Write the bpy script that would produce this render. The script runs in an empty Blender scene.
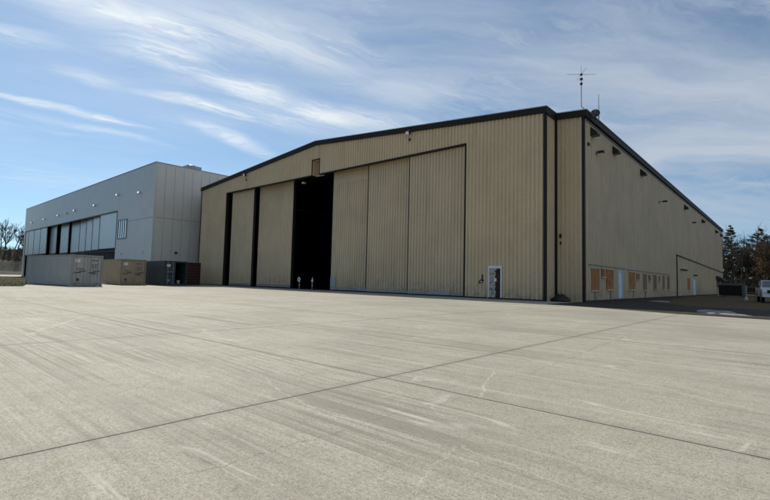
import bpy, bmesh, math, random
from mathutils import Vector, Matrix, Euler
R = math.radians
random.seed(7)
sc = bpy.context.scene
COL = sc.collection

# ------------------------------------------------------------------ helpers
class MB:
    """collects shapes and links them as one mesh object"""
    def __init__(s): s.v = []; s.f = []; s.m = []
    def face(s, pts, mi=0):
        b = len(s.v); s.v += [tuple(p) for p in pts]; s.f.append(tuple(range(b, b+len(pts)))); s.m.append(mi)
    def mesh(s, vs, fs, mi=0):
        b = len(s.v); s.v += [tuple(p) for p in vs]
        for f in fs: s.f.append(tuple(b+i for i in f)); s.m.append(mi)
    def box(s, a, b, mi=0, M=None):
        x0, y0, z0 = a; x1, y1, z1 = b
        vs = [Vector(p) for p in ((x0,y0,z0),(x1,y0,z0),(x1,y1,z0),(x0,y1,z0),(x0,y0,z1),(x1,y0,z1),(x1,y1,z1),(x0,y1,z1))]
        if M is not None: vs = [M @ p for p in vs]
        s.mesh(vs, [(0,3,2,1),(4,5,6,7),(0,1,5,4),(1,2,6,5),(2,3,7,6),(3,0,4,7)], mi)
    def prism(s, poly, off, mi=0, M=None):
        """planar polygon (3D points) swept by off"""
        off = Vector(off); n = len(poly)
        vs = [Vector(p) for p in poly] + [Vector(p)+off for p in poly]
        if M is not None: vs = [M @ p for p in vs]
        s.mesh(vs, [tuple(reversed(range(n))), tuple(range(n, 2*n))] + [(i, (i+1) % n, n+(i+1) % n, n+i) for i in range(n)], mi)
    def tube(s, pts, rad, n=6, mi=0, cap=True, M=None):
        pts = [Vector(p) for p in pts]
        if not isinstance(rad, (list, tuple)): rad = [rad]*len(pts)
        rings = []; vs = []
        up = None
        for i, p in enumerate(pts):
            d = (pts[min(i+1, len(pts)-1)] - pts[max(i-1, 0)]).normalized()
            if up is None:
                up = Vector((0,0,1)) if abs(d.z) < .9 else Vector((1,0,0))
            a = d.cross(up).normalized(); b = a.cross(d).normalized(); up = b
            for k in range(n):
                t = 2*math.pi*k/n
                vs.append(p + (a*math.cos(t)+b*math.sin(t))*rad[i])
        if M is not None: vs = [M @ p for p in vs]
        fs = []
        for i in range(len(pts)-1):
            for k in range(n):
                fs.append((i*n+k, i*n+(k+1) % n, (i+1)*n+(k+1) % n, (i+1)*n+k))
        if cap:
            fs.append(tuple(range(n-1, -1, -1))); fs.append(tuple(range((len(pts)-1)*n, len(pts)*n)))
        s.mesh(vs, fs, mi)
    def lathe(s, c, axis, prof, n=16, mi=0):
        """prof: list of (distance along axis, radius)"""
        axis = Vector(axis).normalized(); c = Vector(c)
        up = Vector((0,0,1)) if abs(axis.z) < .9 else Vector((1,0,0))
        a = axis.cross(up).normalized(); b = axis.cross(a).normalized()
        vs = []; fs = []
        for d, r in prof:
            for k in range(n):
                t = 2*math.pi*k/n
                vs.append(c + axis*d + (a*math.cos(t)+b*math.sin(t))*r)
        for i in range(len(prof)-1):
            for k in range(n):
                fs.append((i*n+k, i*n+(k+1) % n, (i+1)*n+(k+1) % n, (i+1)*n+k))
        fs.append(tuple(range(n-1, -1, -1))); fs.append(tuple(range((len(prof)-1)*n, len(prof)*n)))
        s.mesh(vs, fs, mi)
    def ribs(s, o, u, nrm, L, zb, zt, period=.295, h=.085, mi=0, lo=.09, sl=.05, thick=.12):
        """upright ribbed sheet from o along u (length L), ribs standing out along nrm; zb, zt numbers or functions of distance"""
        o = Vector(o); u = Vector(u).normalized(); nrm = Vector(nrm).normalized()
        fb = zb if callable(zb) else (lambda t: zb); ft = zt if callable(zt) else (lambda t: zt)
        prof = []; t = 0
        crest = period-lo-2*sl
        while t < L:
            for dt, q in ((0,0),(lo,0),(lo+sl,h),(lo+sl+crest,h)):
                if t+dt < L-.002: prof.append((t+dt, q))
            t += period
        prof.append((L, 0))
        vs = []
        for t, q in prof:
            p = o+u*t+nrm*q
            vs.append((p.x, p.y, fb(t))); vs.append((p.x, p.y, ft(t)))
        flip = u.cross(Vector((0,0,1))).dot(nrm) < 0
        fs = [(2*i, 2*i+2, 2*i+3, 2*i+1) for i in range(len(prof)-1)]
        if flip: fs = [tuple(reversed(f)) for f in fs]
        s.mesh(vs, fs, mi)
        if thick:
            # backing board behind the sheet, follows the top edge
            ts = [0, L]
            if callable(zt): ts = [L*i/8 for i in range(9)]
            for a, b in zip(ts[:-1], ts[1:]):
                pa = o+u*a-nrm*.004; pb = o+u*b-nrm*.004
                poly = [(pa.x,pa.y,fb(a)),(pb.x,pb.y,fb(b)),(pb.x,pb.y,ft(b)),(pa.x,pa.y,ft(a))]
                s.prism(poly, -nrm*thick, mi)
    def build(s, name, mat, parent=None, smooth=False, origin=None):
        """verts are given relative to the parent (or to the world); origin moves a top-level mesh's own origin"""
        me = bpy.data.meshes.new(name)
        vs = s.v
        if origin is not None:
            ox, oy, oz = origin; vs = [(x-ox, y-oy, z-oz) for x, y, z in vs]
        me.from_pydata(vs, [], s.f)
        mats = mat if isinstance(mat, (list, tuple)) else [mat]
        for m in mats: me.materials.append(m)
        if len(mats) > 1: me.polygons.foreach_set('material_index', s.m)
        bm = bmesh.new(); bm.from_mesh(me)
        if not getattr(s, 'raw', False):
            bmesh.ops.recalc_face_normals(bm, faces=bm.faces)
        bm.to_mesh(me); bm.free()
        if smooth: me.polygons.foreach_set('use_smooth', [True]*len(me.polygons))
        me.update()
        o = bpy.data.objects.new(name, me); COL.objects.link(o)
        if origin is not None: o.location = origin
        if parent: o.parent = parent
        return o

def build_each(b, name, mat, parent=None):
    """every loose piece of b becomes an object of its own, all with the same name"""
    par = list(range(len(b.v)))
    def root(i):
        while par[i] != i: par[i] = par[par[i]]; i = par[i]
        return i
    for f in b.f:
        for i in f[1:]: par[root(i)] = root(f[0])
    groups = {}
    for f, m in zip(b.f, b.m): groups.setdefault(root(f[0]), []).append((f, m))
    out = []
    for fs in groups.values():
        c = type(b)(); idx = {}
        for f, m in fs:
            for i in f:
                if i not in idx: idx[i] = len(c.v); c.v.append(b.v[i])
            c.f.append(tuple(idx[i] for i in f)); c.m.append(m)
        out.append(c.build(name, mat, parent))
    return out
def tag(o, label=None, cat=None, group=None, kind=None):
    if label: o['label'] = label
    if cat: o['category'] = cat
    if group: o['group'] = group
    if kind: o['kind'] = kind
    return o
def thing(name, label, cat, loc=(0,0,0), rz=0, group=None):
    o = bpy.data.objects.new(name, None); COL.objects.link(o)
    o.empty_display_size = .3
    o.location = loc; o.rotation_euler = (0,0,rz)
    return tag(o, label, cat, group)
def copy_tree(o, parent=None):
    c = o.copy(); COL.objects.link(c)
    if parent: c.parent = parent
    for ch in [x for x in bpy.data.objects if x.parent == o]: copy_tree(ch, c)
    return c

# ------------------------------------------------------------------ materials
def mat(name, col, rough=.6, metal=0., spec=.5):
    m = bpy.data.materials.new(name); m.use_nodes = True
    b = m.node_tree.nodes['Principled BSDF']
    b.inputs['Base Color'].default_value = (*col, 1); b.inputs['Roughness'].default_value = rough
    b.inputs['Metallic'].default_value = metal
    b.inputs['Specular IOR Level'].default_value = spec
    m['b'] = 1
    return m
class NT:
    def __init__(s, tree): s.t = tree; s.n = tree.nodes; s.l = tree.links
    def add(s, typ, **kw):
        n = s.n.new(typ)
        for k, v in kw.items(): setattr(n, k, v)
        return n
    def val(s, sock, v):
        if hasattr(v, 'is_linked') or isinstance(v, bpy.types.NodeSocket): s.l.new(v, sock)
        else: sock.default_value = v
    def math(s, op, a, b=None, c=None, clamp=False):
        n = s.add('ShaderNodeMath', operation=op); n.use_clamp = clamp
        s.val(n.inputs[0], a)
        if b is not None: s.val(n.inputs[1], b)
        if c is not None: s.val(n.inputs[2], c)
        return n.outputs[0]
    def noise(s, vec, scale, detail=4, rough=.55, dist=0., scl=None, rot=None, loc=None):
        if scl or rot or loc:
            mp = s.add('ShaderNodeMapping')
            if scl: mp.inputs['Scale'].default_value = scl
            if rot: mp.inputs['Rotation'].default_value = rot
            if loc: mp.inputs['Location'].default_value = loc
            s.l.new(vec, mp.inputs['Vector']); vec = mp.outputs[0]
        n = s.add('ShaderNodeTexNoise')
        s.l.new(vec, n.inputs['Vector'])
        n.inputs['Scale'].default_value = scale; n.inputs['Detail'].default_value = detail
        n.inputs['Roughness'].default_value = rough; n.inputs['Distortion'].default_value = dist
        return n.outputs['Fac']
    def ramp(s, fac, lo, hi, a=0., b=1.):
        n = s.add('ShaderNodeMapRange'); n.interpolation_type = 'SMOOTHSTEP'
        s.val(n.inputs[0], fac); n.inputs[1].default_value = lo; n.inputs[2].default_value = hi
        n.inputs[3].default_value = a; n.inputs[4].default_value = b
        return n.outputs[0]
    def mix(s, fac, a, b, typ='MIX'):
        n = s.add('ShaderNodeMix', data_type='RGBA', blend_type=typ)
        s.val(n.inputs[0], fac)
        for i, c in ((6, a), (7, b)):
            if isinstance(c, tuple): n.inputs[i].default_value = (*c, 1) if len(c) == 3 else c
            else: s.l.new(c, n.inputs[i])
        return n.outputs[2]
    def coord(s, which='Object'): return s.add('ShaderNodeTexCoord').outputs[which]
    def sep(s, v):
        n = s.add('ShaderNodeSeparateXYZ'); s.l.new(v, n.inputs[0]); return n.outputs
    def comb(s, x, y, z):
        n = s.add('ShaderNodeCombineXYZ')
        for i, q in enumerate((x, y, z)): s.val(n.inputs[i], q)
        return n.outputs[0]
def bsdf(m): return m.node_tree.nodes['Principled BSDF']

def painted(name, col, col2, rough=.5, streak=.5, spec=.4, sscale=(2.2,2.2,.12), dirt=(.10,.085,.06), base_h=1.2, metal=0.):
    """painted sheet metal: faded patches, rain streaks, soil splashed near the foot"""
    m = mat(name, col, rough, metal, spec); t = NT(m.node_tree); P = t.coord()
    a = t.noise(P, .35, 5, .6); b = t.noise(P, 1.6, 6, .65, scl=sscale); c = t.noise(P, 9, 4, .6)
    k = t.mix(t.ramp(a, .35, .65), col, col2)
    k = t.mix(t.math('MULTIPLY', t.ramp(b, .5, .72), streak), k, dirt)
    k = t.mix(t.math('MULTIPLY', t.ramp(c, .45, .7), .10), k, dirt)
    z = t.sep(P)[2]
    foot = t.math('MULTIPLY', t.ramp(z, .05, base_h, 1., 0.), t.ramp(t.noise(P, 2.5, 6, .7), .4, .68))
    k = t.mix(t.math('MULTIPLY', foot, .55), k, dirt)
    t.l.new(k, bsdf(m).inputs['Base Color'])
    r = t.math('MULTIPLY_ADD', c, .25, rough-.1); t.l.new(r, bsdf(m).inputs['Roughness'])
    bp = t.add('ShaderNodeBump'); bp.inputs['Strength'].default_value = .12; bp.inputs['Distance'].default_value = .02
    t.l.new(t.noise(P, .9, 3, .5, scl=(3,3,.5)), bp.inputs['Height']); t.l.new(bp.outputs[0], bsdf(m).inputs['Normal'])
    return m

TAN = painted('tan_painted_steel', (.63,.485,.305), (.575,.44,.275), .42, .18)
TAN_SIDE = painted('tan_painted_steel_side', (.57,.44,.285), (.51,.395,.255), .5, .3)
TAN_DOOR = painted('tan_door_steel', (.60,.47,.31), (.545,.425,.28), .42, .2, base_h=1.6)
BROWN = mat('dark_brown_trim', (.020,.016,.012), .6, spec=.2)
BLACK = mat('black_steel', (.012,.012,.012), .6)
INTER = mat('indoor_shade_black', (.010,.009,.008), .95, spec=.05)  # near-black: the indoor shade is put into the colour
ROOFM = mat('pale_roof_sheet', (.42,.42,.40), .4, .3)
RAIL = painted('galvanised_rail', (.38,.38,.38), (.28,.28,.27), .45, .5, base_h=.3, metal=.3)
WHITE = painted('white_paint', (.72,.73,.74), (.62,.63,.64), .5, .25, base_h=.6)
PALEBLUE = painted('pale_blue_white_paint', (.66,.70,.80), (.60,.64,.74), .5, .15, base_h=.4)
GREYF = painted('grey_blue_panel', (.56,.545,.53), (.53,.515,.50), .38, .12, base_h=.5, dirt=(.22,.23,.24))
GREYS = painted('bounce_lit_grey_panel', (.64,.60,.54), (.60,.56,.505), .45, .15, base_h=.5, dirt=(.25,.24,.22))  # lighter, warmer than the front: light bounced off the concrete, put into the paint
PANELM = mat('silver_door_panel', (.52,.55,.56), .35, .25)
GLASS = mat('window_glass', (.10,.12,.14), .06, 0, .9)
GLINT = mat('pale_lamp_lens', (.85,.86,.86), .12, 0, .9)
RUBBER = mat('black_rubber', (.012,.012,.012), .85)
CHROME = mat('bare_metal', (.55,.55,.56), .3, .9)
RED = mat('red_reflective_band', (.45,.03,.025), .5)
PIPE = mat('weathered_grey_pipe', (.16,.16,.155), .5, .4)
DISH = mat('dark_grey_dish', (.05,.05,.052), .5)

def plywood():
    m = mat('weathered_plywood', (.25,.12,.05), .8, spec=.2); t = NT(m.node_tree); P = t.coord()
    a = t.noise(P, 3, 5, .6, scl=(1,1,6), dist=.6); b = t.noise(P, 1.1, 3)
    k = t.mix(t.ramp(a, .3, .7), (.42,.19,.075), (.29,.125,.05)); k = t.mix(t.ramp(b, .5, .7, 0, .5), k, (.13,.075,.045))
    t.l.new(k, bsdf(m).inputs['Base Color']); return m
PLY = plywood()
PLY2 = painted('greyed_plywood', (.24,.145,.075), (.19,.11,.06), .8, .4, base_h=.1)

def rusty_door():
    m = mat('peeling_door_skin', (.3,.27,.2), .7, spec=.3); t = NT(m.node_tree); P = t.coord(); x, y, z = t.sep(P)
    n = t.noise(P, 3.2, 6, .7); n2 = t.noise(P, 7, 4, .7, loc=(3,1,5))
    edge = t.math('MULTIPLY_ADD', n, .7, t.math('MULTIPLY', x, 1.))      # jagged line where the skin has come away
    rust = t.ramp(edge, .37, .40)
    k = t.mix(t.ramp(n2, .42, .62), (.33,.28,.20), (.46,.45,.42))
    k = t.mix(t.ramp(t.noise(P, 4, 4, .6, loc=(7,2,0)), .58, .61), k, (.05,.026,.016))
    r = t.mix(t.ramp(n2, .45, .6), (.018,.009,.007), (.07,.028,.016))
    t.l.new(t.mix(rust, k, r), bsdf(m).inputs['Base Color']); return m
PEEL = rusty_door()

def concrete():
    m = mat('apron_concrete', (.36,.35,.31), .8, spec=.25); t = NT(m.node_tree); P = t.coord(); x, y, z = t.sep(P)
    big = t.noise(P, .10, 5, .6); mid = t.noise(P, .7, 6, .62); fine = t.noise(P, 30, 6, .8); grit = t.noise(P, 90, 3, .8)
    k = t.mix(t.ramp(big, .3, .7), (.375,.355,.275), (.44,.42,.34))
    k = t.mix(t.ramp(mid, .38, .68, 0, .6), k, (.31,.292,.225))
    k = t.mix(t.ramp(t.noise(P, 4.5, 7, .75, loc=(1,1,4)), .45, .64, 0, .5), k, (.23,.215,.165))
    k = t.mix(t.ramp(fine, .36, .66, 0, .62), k, (.15,.14,.11))
    k = t.mix(t.ramp(grit, .46, .70, 0, .62), k, (.62,.60,.52))
    k = t.mix(t.ramp(t.noise(P, 55, 3, .75, loc=(3,8,1)), .54, .66, 0, .62), k, (.11,.105,.088))
    # raked finish: long fine grooves, stronger in some areas
    brm = t.ramp(t.noise(P, .24, 3, .5, loc=(4,9,0)), .42, .62)
    br = t.noise(P, 1, 5, .7, scl=(.35,26,1), rot=(0,0,R(-9)))
    rake = t.noise(P, 1, 2, .5, scl=(.10,11,1), rot=(0,0,R(-11)), loc=(3,3,0))
    k = t.mix(t.math('MULTIPLY', t.ramp(br, .47, .60), t.math('MULTIPLY_ADD', brm, .32, .11)), k, (.16,.15,.12))
    k = t.mix(t.math('MULTIPLY', t.ramp(rake, .50, .60), t.math('MULTIPLY', brm, .55)), k, (.16,.15,.12))
    pb = t.noise(P, 1, 4, .7, scl=(.16,9,1), rot=(0,0,R(-12)), loc=(2,5,0))
    k = t.mix(t.math('MULTIPLY', t.ramp(pb, .58, .72), .5), k, (.60,.58,.49))
    # broad dark traffic bands
    tr = t.noise(P, 1, 5, .65, scl=(.07,.85,1), rot=(0,0,R(-7)), loc=(1,3,0))
    k = t.mix(t.ramp(tr, .47, .66, 0, .30), k, (.19,.178,.145))
    tr2 = t.noise(P, 1, 5, .65, scl=(.8,.06,1), rot=(0,0,R(6)), loc=(8,3,0))
    k = t.mix(t.ramp(tr2, .54, .72, 0, .24), k, (.23,.215,.165))
    # pale hairlines (old cracks filled with lime) and a few dark ones
    def vein(scale, w, seed, msk, amt, colr, k, det=3, scl=None, rot=None):
        n = t.noise(P, scale, det, .5, dist=.15, loc=seed, scl=scl, rot=rot)
        d = t.math('ABSOLUTE', t.math('SUBTRACT', n, .5))
        f = t.math('MULTIPLY', t.ramp(d, 0, w, 1, 0), t.ramp(t.noise(P, .5, 5, .65, loc=(seed[1], seed[0], 2)), msk, msk+.1))
        return t.mix(t.math('MULTIPLY', f, amt), k, colr)
    k = vein(1, .007, (3,7,0), .50, .42, (.62,.60,.52), k, 4, (.10,.75,1), (0,0,R(-14)))
    k = vein(1, .005, (13,2,0), .50, .40, (.62,.60,.52), k, 4, (.5,.16,1), (0,0,R(24)))
    k = vein(.23, .0022, (31,5,0), .56, .5, (.10,.095,.075), k, 5)
    k = vein(1, .004, (21,8,0), .52, .45, (.12,.11,.09), k, 4, (.35,.12,1), (0,0,R(-5)))
    # saw-cut joints
    wob = t.math('MULTIPLY', t.math('SUBTRACT', t.noise(P, .8, 3), .5), .05)
    def joint(c, off, per, w, amt, k, lim=None):
        q = t.math('SUBTRACT', t.math('ADD', c, wob), off)
        q = t.math('ABSOLUTE', t.math('SUBTRACT', t.math('MODULO', t.math('ADD', q, per*40.5), per), per*.5))
        f = t.ramp(q, w*.6, w*1.5, amt, 0)
        s = t.ramp(q, w*2, w*14, .22*amt, 0)       # soiled margin
        k = t.mix(s, k, (.20,.19,.16))
        return t.mix(f, k, (.035,.033,.03))
    # thin rake grooves left by the finishing comb, patchy
    mp = t.add('ShaderNodeMapping'); mp.inputs['Rotation'].default_value = (0,0,R(5)); t.l.new(P, mp.inputs[0]); rx, ry, _ = t.sep(mp.outputs[0])
    ln = t.math('FRACT', t.math('ADD', t.math('MULTIPLY_ADD', ry, 8.5, 100.), t.math('MULTIPLY', t.noise(P, .6, 3), 1.2)))
    ln = t.ramp(t.math('ABSOLUTE', t.math('SUBTRACT', ln, .5)), .03, .14, 1, 0)
    lm = t.math('MULTIPLY', t.ramp(t.noise(P, .22, 4, .6, loc=(9,2,5)), .44, .60), t.ramp(t.noise(P, 1, 3, .6, scl=(.5,7,1), loc=(2,2,2)), .42, .58))
    k = t.mix(t.math('MULTIPLY', t.math('MULTIPLY', ln, lm), .6), k, (.13,.122,.10))
    # single cracks, each wandering between two points
    cw = t.add('ShaderNodeTexNoise'); t.l.new(P, cw.inputs['Vector']); cw.inputs['Scale'].default_value = 2.2; cw.inputs['Detail'].default_value = 6; cw.inputs['Roughness'].default_value = .65
    cs = t.sep(cw.outputs['Color'])
    wx = t.math('ADD', x, t.math('MULTIPLY', t.math('SUBTRACT', cs[0], .5), .30)); wy = t.math('ADD', y, t.math('MULTIPLY', t.math('SUBTRACT', cs[1], .5), .30))
    for ax, ay, bx, by, w, amt, colr in ((-2.55,.95,-2.42,3.9,.010,.8,(.06,.056,.048)),(-2.86,12.4,-2.42,5.3,.020,.7,(.13,.12,.095)),(-2.85,5.3,-2.25,3.95,.016,.7,(.66,.64,.56)),(-13.9,2.6,-11.0,3.1,.05,.6,(.66,.64,.56)),(-10.0,1.9,-13.6,3.8,.045,.55,(.66,.64,.56)),(-1.55,2.0,-1.75,2.7,.014,.5,(.64,.62,.54)),(-3.0,6.6,-.1,5.4,.020,.6,(.66,.64,.56)),(-4.2,8.4,-.3,7.3,.022,.55,(.66,.64,.56)),(-3.9,10.9,-.4,9.7,.03,.5,(.66,.64,.56)),(-5.2,3.2,-2.6,2.45,.014,.5,(.66,.64,.56)),(-1.9,2.75,-.9,2.6,.012,.4,(.66,.64,.56)),(-7.6,6.9,-5.6,6.5,.03,.5,(.66,.64,.56))):
        lx, ly = bx-ax, by-ay; n2 = lx*lx+ly*ly
        u = t.math('ADD', t.math('MULTIPLY', t.math('SUBTRACT', wx, ax), lx/n2), t.math('MULTIPLY', t.math('SUBTRACT', wy, ay), ly/n2))
        dd = t.math('ABSOLUTE', t.math('SUBTRACT', t.math('MULTIPLY', t.math('SUBTRACT', wx, ax), ly/math.sqrt(n2)), t.math('MULTIPLY', t.math('SUBTRACT', wy, ay), lx/math.sqrt(n2))))
        ends = t.ramp(t.math('ABSOLUTE', t.math('SUBTRACT', u, .5)), .40, .54, 1, 0)
        f = t.math('MULTIPLY', t.math('MULTIPLY', t.ramp(dd, 0, w, 1, 0), ends), t.ramp(cs[2], .38, .55, .35, 1.))
        k = t.mix(t.math('MULTIPLY', f, amt*.6), k, colr)
    k = t.mix(1., k, (1.12,1.115,1.13), 'MULTIPLY')
    k = joint(x, -3.5, 5.3, .011, .95, k)
    k = joint(y, 3.97, 6.15, .010, .95, k)
    t.l.new(k, bsdf(m).inputs['Base Color'])
    bp = t.add('ShaderNodeBump'); bp.inputs['Strength'].default_value = .5; bp.inputs['Distance'].default_value = .008
    h = t.math('ADD', t.math('MULTIPLY', fine, 1.), t.math('ADD', t.math('MULTIPLY', br, .8), t.math('MULTIPLY', grit, .5)))
    t.l.new(h, bp.inputs['Height']); t.l.new(bp.outputs[0], bsdf(m).inputs['Normal'])
    return m
CONC = concrete()

def earth(name, c1, c2, c3, s=1., bump=.3, rough=.95):
    m = mat(name, c1, rough, spec=.1); t = NT(m.node_tree); P = t.coord()
    a = t.noise(P, .15*s, 5, .6); b = t.noise(P, 1.5*s, 6, .7); c = t.noise(P, 14*s, 5, .75)
    k = t.mix(t.ramp(a, .35, .65), c1, c2); k = t.mix(t.ramp(b, .4, .7), k, c3); k = t.mix(t.ramp(c, .4, .75, 0, .5), k, tuple(q*.4 for q in c1))
    t.l.new(k, bsdf(m).inputs['Base Color'])
    bp = t.add('ShaderNodeBump'); bp.inputs['Strength'].default_value = bump; bp.inputs['Distance'].default_value = .1
    t.l.new(t.math('ADD', b, c), bp.inputs['Height']); t.l.new(bp.outputs[0], bsdf(m).inputs['Normal'])
    return m
SOIL = earth('dormant_grass_soil', (.10,.085,.05), (.075,.06,.04), (.12,.10,.055))
GRASSM = earth('dry_green_turf', (.048,.046,.017), (.036,.040,.014), (.07,.058,.026), 1.4)
ASPH = earth('worn_asphalt', (.052,.046,.038), (.04,.036,.03), (.085,.074,.056), 2, .2, .9)
DIRT = earth('brown_dirt', (.12,.085,.046), (.09,.066,.04), (.15,.115,.06), 1.5)
GRAVEL = earth('grey_rubble_slope', (.10,.095,.085), (.07,.065,.06), (.13,.125,.11), 1.2, .8)
BANKTOP = earth('dark_brush_slope', (.05,.038,.026), (.065,.05,.032), (.035,.03,.022), 1.2, .8)
SNOW = earth('old_snow', (.30,.305,.315), (.19,.19,.19), (.36,.365,.375), 2, .3, .7)
BARK = earth('grey_brown_bark', (.085,.068,.052), (.065,.052,.04), (.11,.09,.07), 3, .5)
BARKP = earth('pine_bark', (.06,.043,.032), (.05,.036,.028), (.08,.058,.042), 3, .5)

def leafm(name, a, b, c=None):
    m = mat(name, a, .7, spec=.2); t = NT(m.node_tree); P = t.coord()
    k = t.mix(t.ramp(t.noise(P, .9, 4, .6), .38, .62), a, b)
    if c: k = t.mix(t.ramp(t.noise(P, 2.5, 3), .55, .65), k, c)
    t.l.new(k, bsdf(m).inputs['Base Color']); return m
NEEDLE = leafm('pine_needles', (.035,.05,.022), (.05,.062,.028), (.07,.06,.03))
NEEDLE2 = leafm('thin_grey_green_needles', (.040,.046,.026), (.055,.055,.032), (.075,.06,.038))
OAKLEAF = leafm('withered_oak_leaves', (.15,.09,.042), (.11,.07,.036), (.08,.055,.032))

# ------------------------------------------------------------------ camera (solved from the vanishing points of the two hangars)
W = Matrix(((.749,-.026,-.662),(.662,.065,.747),(.024,-.998,.066)))
cam = bpy.data.cameras.new('camera'); co = bpy.data.objects.new('camera', cam); COL.objects.link(co)
fwd = Vector((W[0][2], W[1][2], W[2][2])).normalized()
rt = Vector((W[0][0], W[1][0], W[2][0])); rt = (rt - fwd*rt.dot(fwd)).normalized(); upv = rt.cross(fwd)
mw = Matrix((( rt.x, upv.x, -fwd.x, 0),( rt.y, upv.y, -fwd.y, 0),( rt.z, upv.z, -fwd.z, 1.1),(0,0,0,1)))
co.matrix_world = mw
cam.sensor_width = 36; cam.lens = 36*459/770; cam.clip_end = 8000; cam.clip_start = .05
sc.camera = co

# ------------------------------------------------------------------ light
EL, AZ = R(41), R(15)           # the sun stands to the left and a little behind the facades
sd = Vector((-math.cos(EL)*math.cos(AZ), math.cos(EL)*math.sin(AZ), math.sin(EL)))
sl = bpy.data.lights.new('sun', 'SUN'); so = bpy.data.objects.new('sun', sl); COL.objects.link(so)
sl.energy = 4.6; sl.angle = R(.53); sl.color = (1,.93,.80)
so.rotation_euler = sd.to_track_quat('Z', 'Y').to_euler(); so.location = (-60,20,80)

world = bpy.data.worlds.new('World'); sc.world = world; world.use_nodes = True
t = NT(world.node_tree); t.n.clear()
sky = t.add('ShaderNodeTexSky', sky_type='NISHITA'); sky.sun_disc = False
sky.sun_elevation = EL; sky.sun_rotation = math.atan2(sd.x, sd.y)
sky.air_density = 1.0; sky.dust_density = .25; sky.ozone_density = 2.2; sky.altitude = 200
D = t.coord('Generated'); dx, dy, dz = t.sep(D)
t.l.new(t.comb(dx, dy, t.math('ADD', t.math('MAXIMUM', dz, 0.), .07)), sky.inputs['Vector'])      # keeps the yellow rim just under the skyline
zz = t.math('MAXIMUM', dz, .03)
zz = t.math('ADD', zz, .06)
px_, py_ = t.math('DIVIDE', dx, zz), t.math('DIVIDE', dy, zz)
CP = t.comb(px_, py_, 0.)          # position on a flat cloud layer overhead
CLOUD_HERE = True
def wisps(scale, stretch, ang, lo, hi, seed, dist=1.2, det=8, rough=.6):
    n = t.noise(CP, scale, det, rough, dist, scl=(stretch,1,1), rot=(0,0,0), loc=seed) if ang == 0 else None
    if n is None:
        mp = t.add('ShaderNodeMapping', vector_type='TEXTURE'); mp.inputs['Rotation'].default_value = (0,0,ang); t.l.new(CP, mp.inputs[0])
        n = t.noise(mp.outputs[0], scale, det, rough, dist, scl=(stretch,1,1), loc=seed)
    return t.ramp(n, lo, hi)
def blob(cx, cy, rx, ry, ang=0):
    mp = t.add('ShaderNodeMapping', vector_type='TEXTURE'); mp.inputs['Location'].default_value = (cx,cy,0)
    mp.inputs['Rotation'].default_value = (0,0,ang); mp.inputs['Scale'].default_value = (rx,ry,1); t.l.new(CP, mp.inputs[0])
    n = t.add('ShaderNodeVectorMath', operation='LENGTH'); t.l.new(mp.outputs[0], n.inputs[0])
    return t.ramp(n.outputs['Value'], 0, 1, 1, 0)
wn = t.add('ShaderNodeTexNoise'); t.l.new(CP, wn.inputs['Vector']); wn.inputs['Scale'].default_value = 2.3; wn.inputs['Detail'].default_value = 5
wv = t.add('ShaderNodeVectorMath', operation='SUBTRACT'); t.l.new(wn.outputs['Color'], wv.inputs[0]); wv.inputs[1].default_value = (.5,.5,.5)
ws = t.add('ShaderNodeVectorMath', operation='SCALE'); t.l.new(wv.outputs[0], ws.inputs[0]); ws.inputs['Scale'].default_value = .22
wa = t.add('ShaderNodeVectorMath', operation='ADD'); t.l.new(CP, wa.inputs[0]); t.l.new(ws.outputs[0], wa.inputs[1])
CP0 = CP; CP = wa.outputs[0]                                      # curled layer position
right = t.ramp(t.math('ADD', px_, t.math('MULTIPLY', py_, .55)), -1.5, .6)   # the sheet thickens towards the right-hand side
low = t.ramp(dz, .02, .22)
# broad thin sheet with soft darker gaps
veil = t.math('MAXIMUM', wisps(.62, .5, R(62), .36, .66, (2,1,0), .8, 8, .58), t.math('MULTIPLY', wisps(1.9, .40, R(58), .42, .66, (7,4,0), 1., 9, .64), .75))
sheet = t.math('MULTIPLY', veil, t.math('MULTIPLY_ADD', right, .88, .12))
# fibres drawn along the wind
fib = t.math('MAXIMUM', wisps(3.4, .20, R(78), .42, .62, (5,3,0), .9, 10, .7), t.math('MULTIPLY', wisps(7.5, .22, R(74), .42, .64, (1,8,0), .7, 8, .7), .9))
puff = wisps(2.2, .6, R(75), .35, .68, (3,6,0), 1.3, 8, .62)
streaks = [(-2.73,.60,.50,.055,83,1.),(-2.92,.75,.55,.07,84,.45),(-1.68,.58,.46,.13,72,.95),(-1.84,.74,.30,.11,80,.85),(-1.84,1.12,.42,.12,92,.9),
  (-1.74,1.62,.50,.14,66,.95),(-2.17,1.10,.40,.07,78,.85),(-2.50,1.45,.48,.10,105,.8),(-1.98,1.45,.45,.16,80,.6),(-1.42,1.0,.70,.20,65,.6),(-1.62,.20,.35,.16,75,.6),(-2.1,.3,.25,.08,70,.4),(-2.28,.62,.20,.09,80,.45),(-1.2,1.7,.7,.25,55,.5)]
acc = None
for cx_, cy_, rx_, ry_, an_, am_ in streaks:
    q = t.math('MULTIPLY', blob(cx_, cy_, rx_*1.15, ry_*1.5, R(an_)), am_)
    acc = q if acc is None else t.math('MAXIMUM', acc, q)
st = t.math('MULTIPLY', acc, t.math('MULTIPLY_ADD', t.math('MAXIMUM', fib, t.math('MULTIPLY', puff, .9)), 1.05, .16))
free = t.math('MULTIPLY', t.math('MULTIPLY', fib, t.ramp(t.noise(CP, .8, 3, .5, loc=(6,2,0)), .46, .66)), .32)
st = t.math('MAXIMUM', st, free)
cl = t.math('MULTIPLY', t.math('ADD', sheet, t.math('MULTIPLY', st, t.math('SUBTRACT', 1., sheet))), low, clamp=True)
CP = CP0
skyc = t.mix(1., sky.outputs[0], (.86,.975,.97), 'MULTIPLY')
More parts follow.
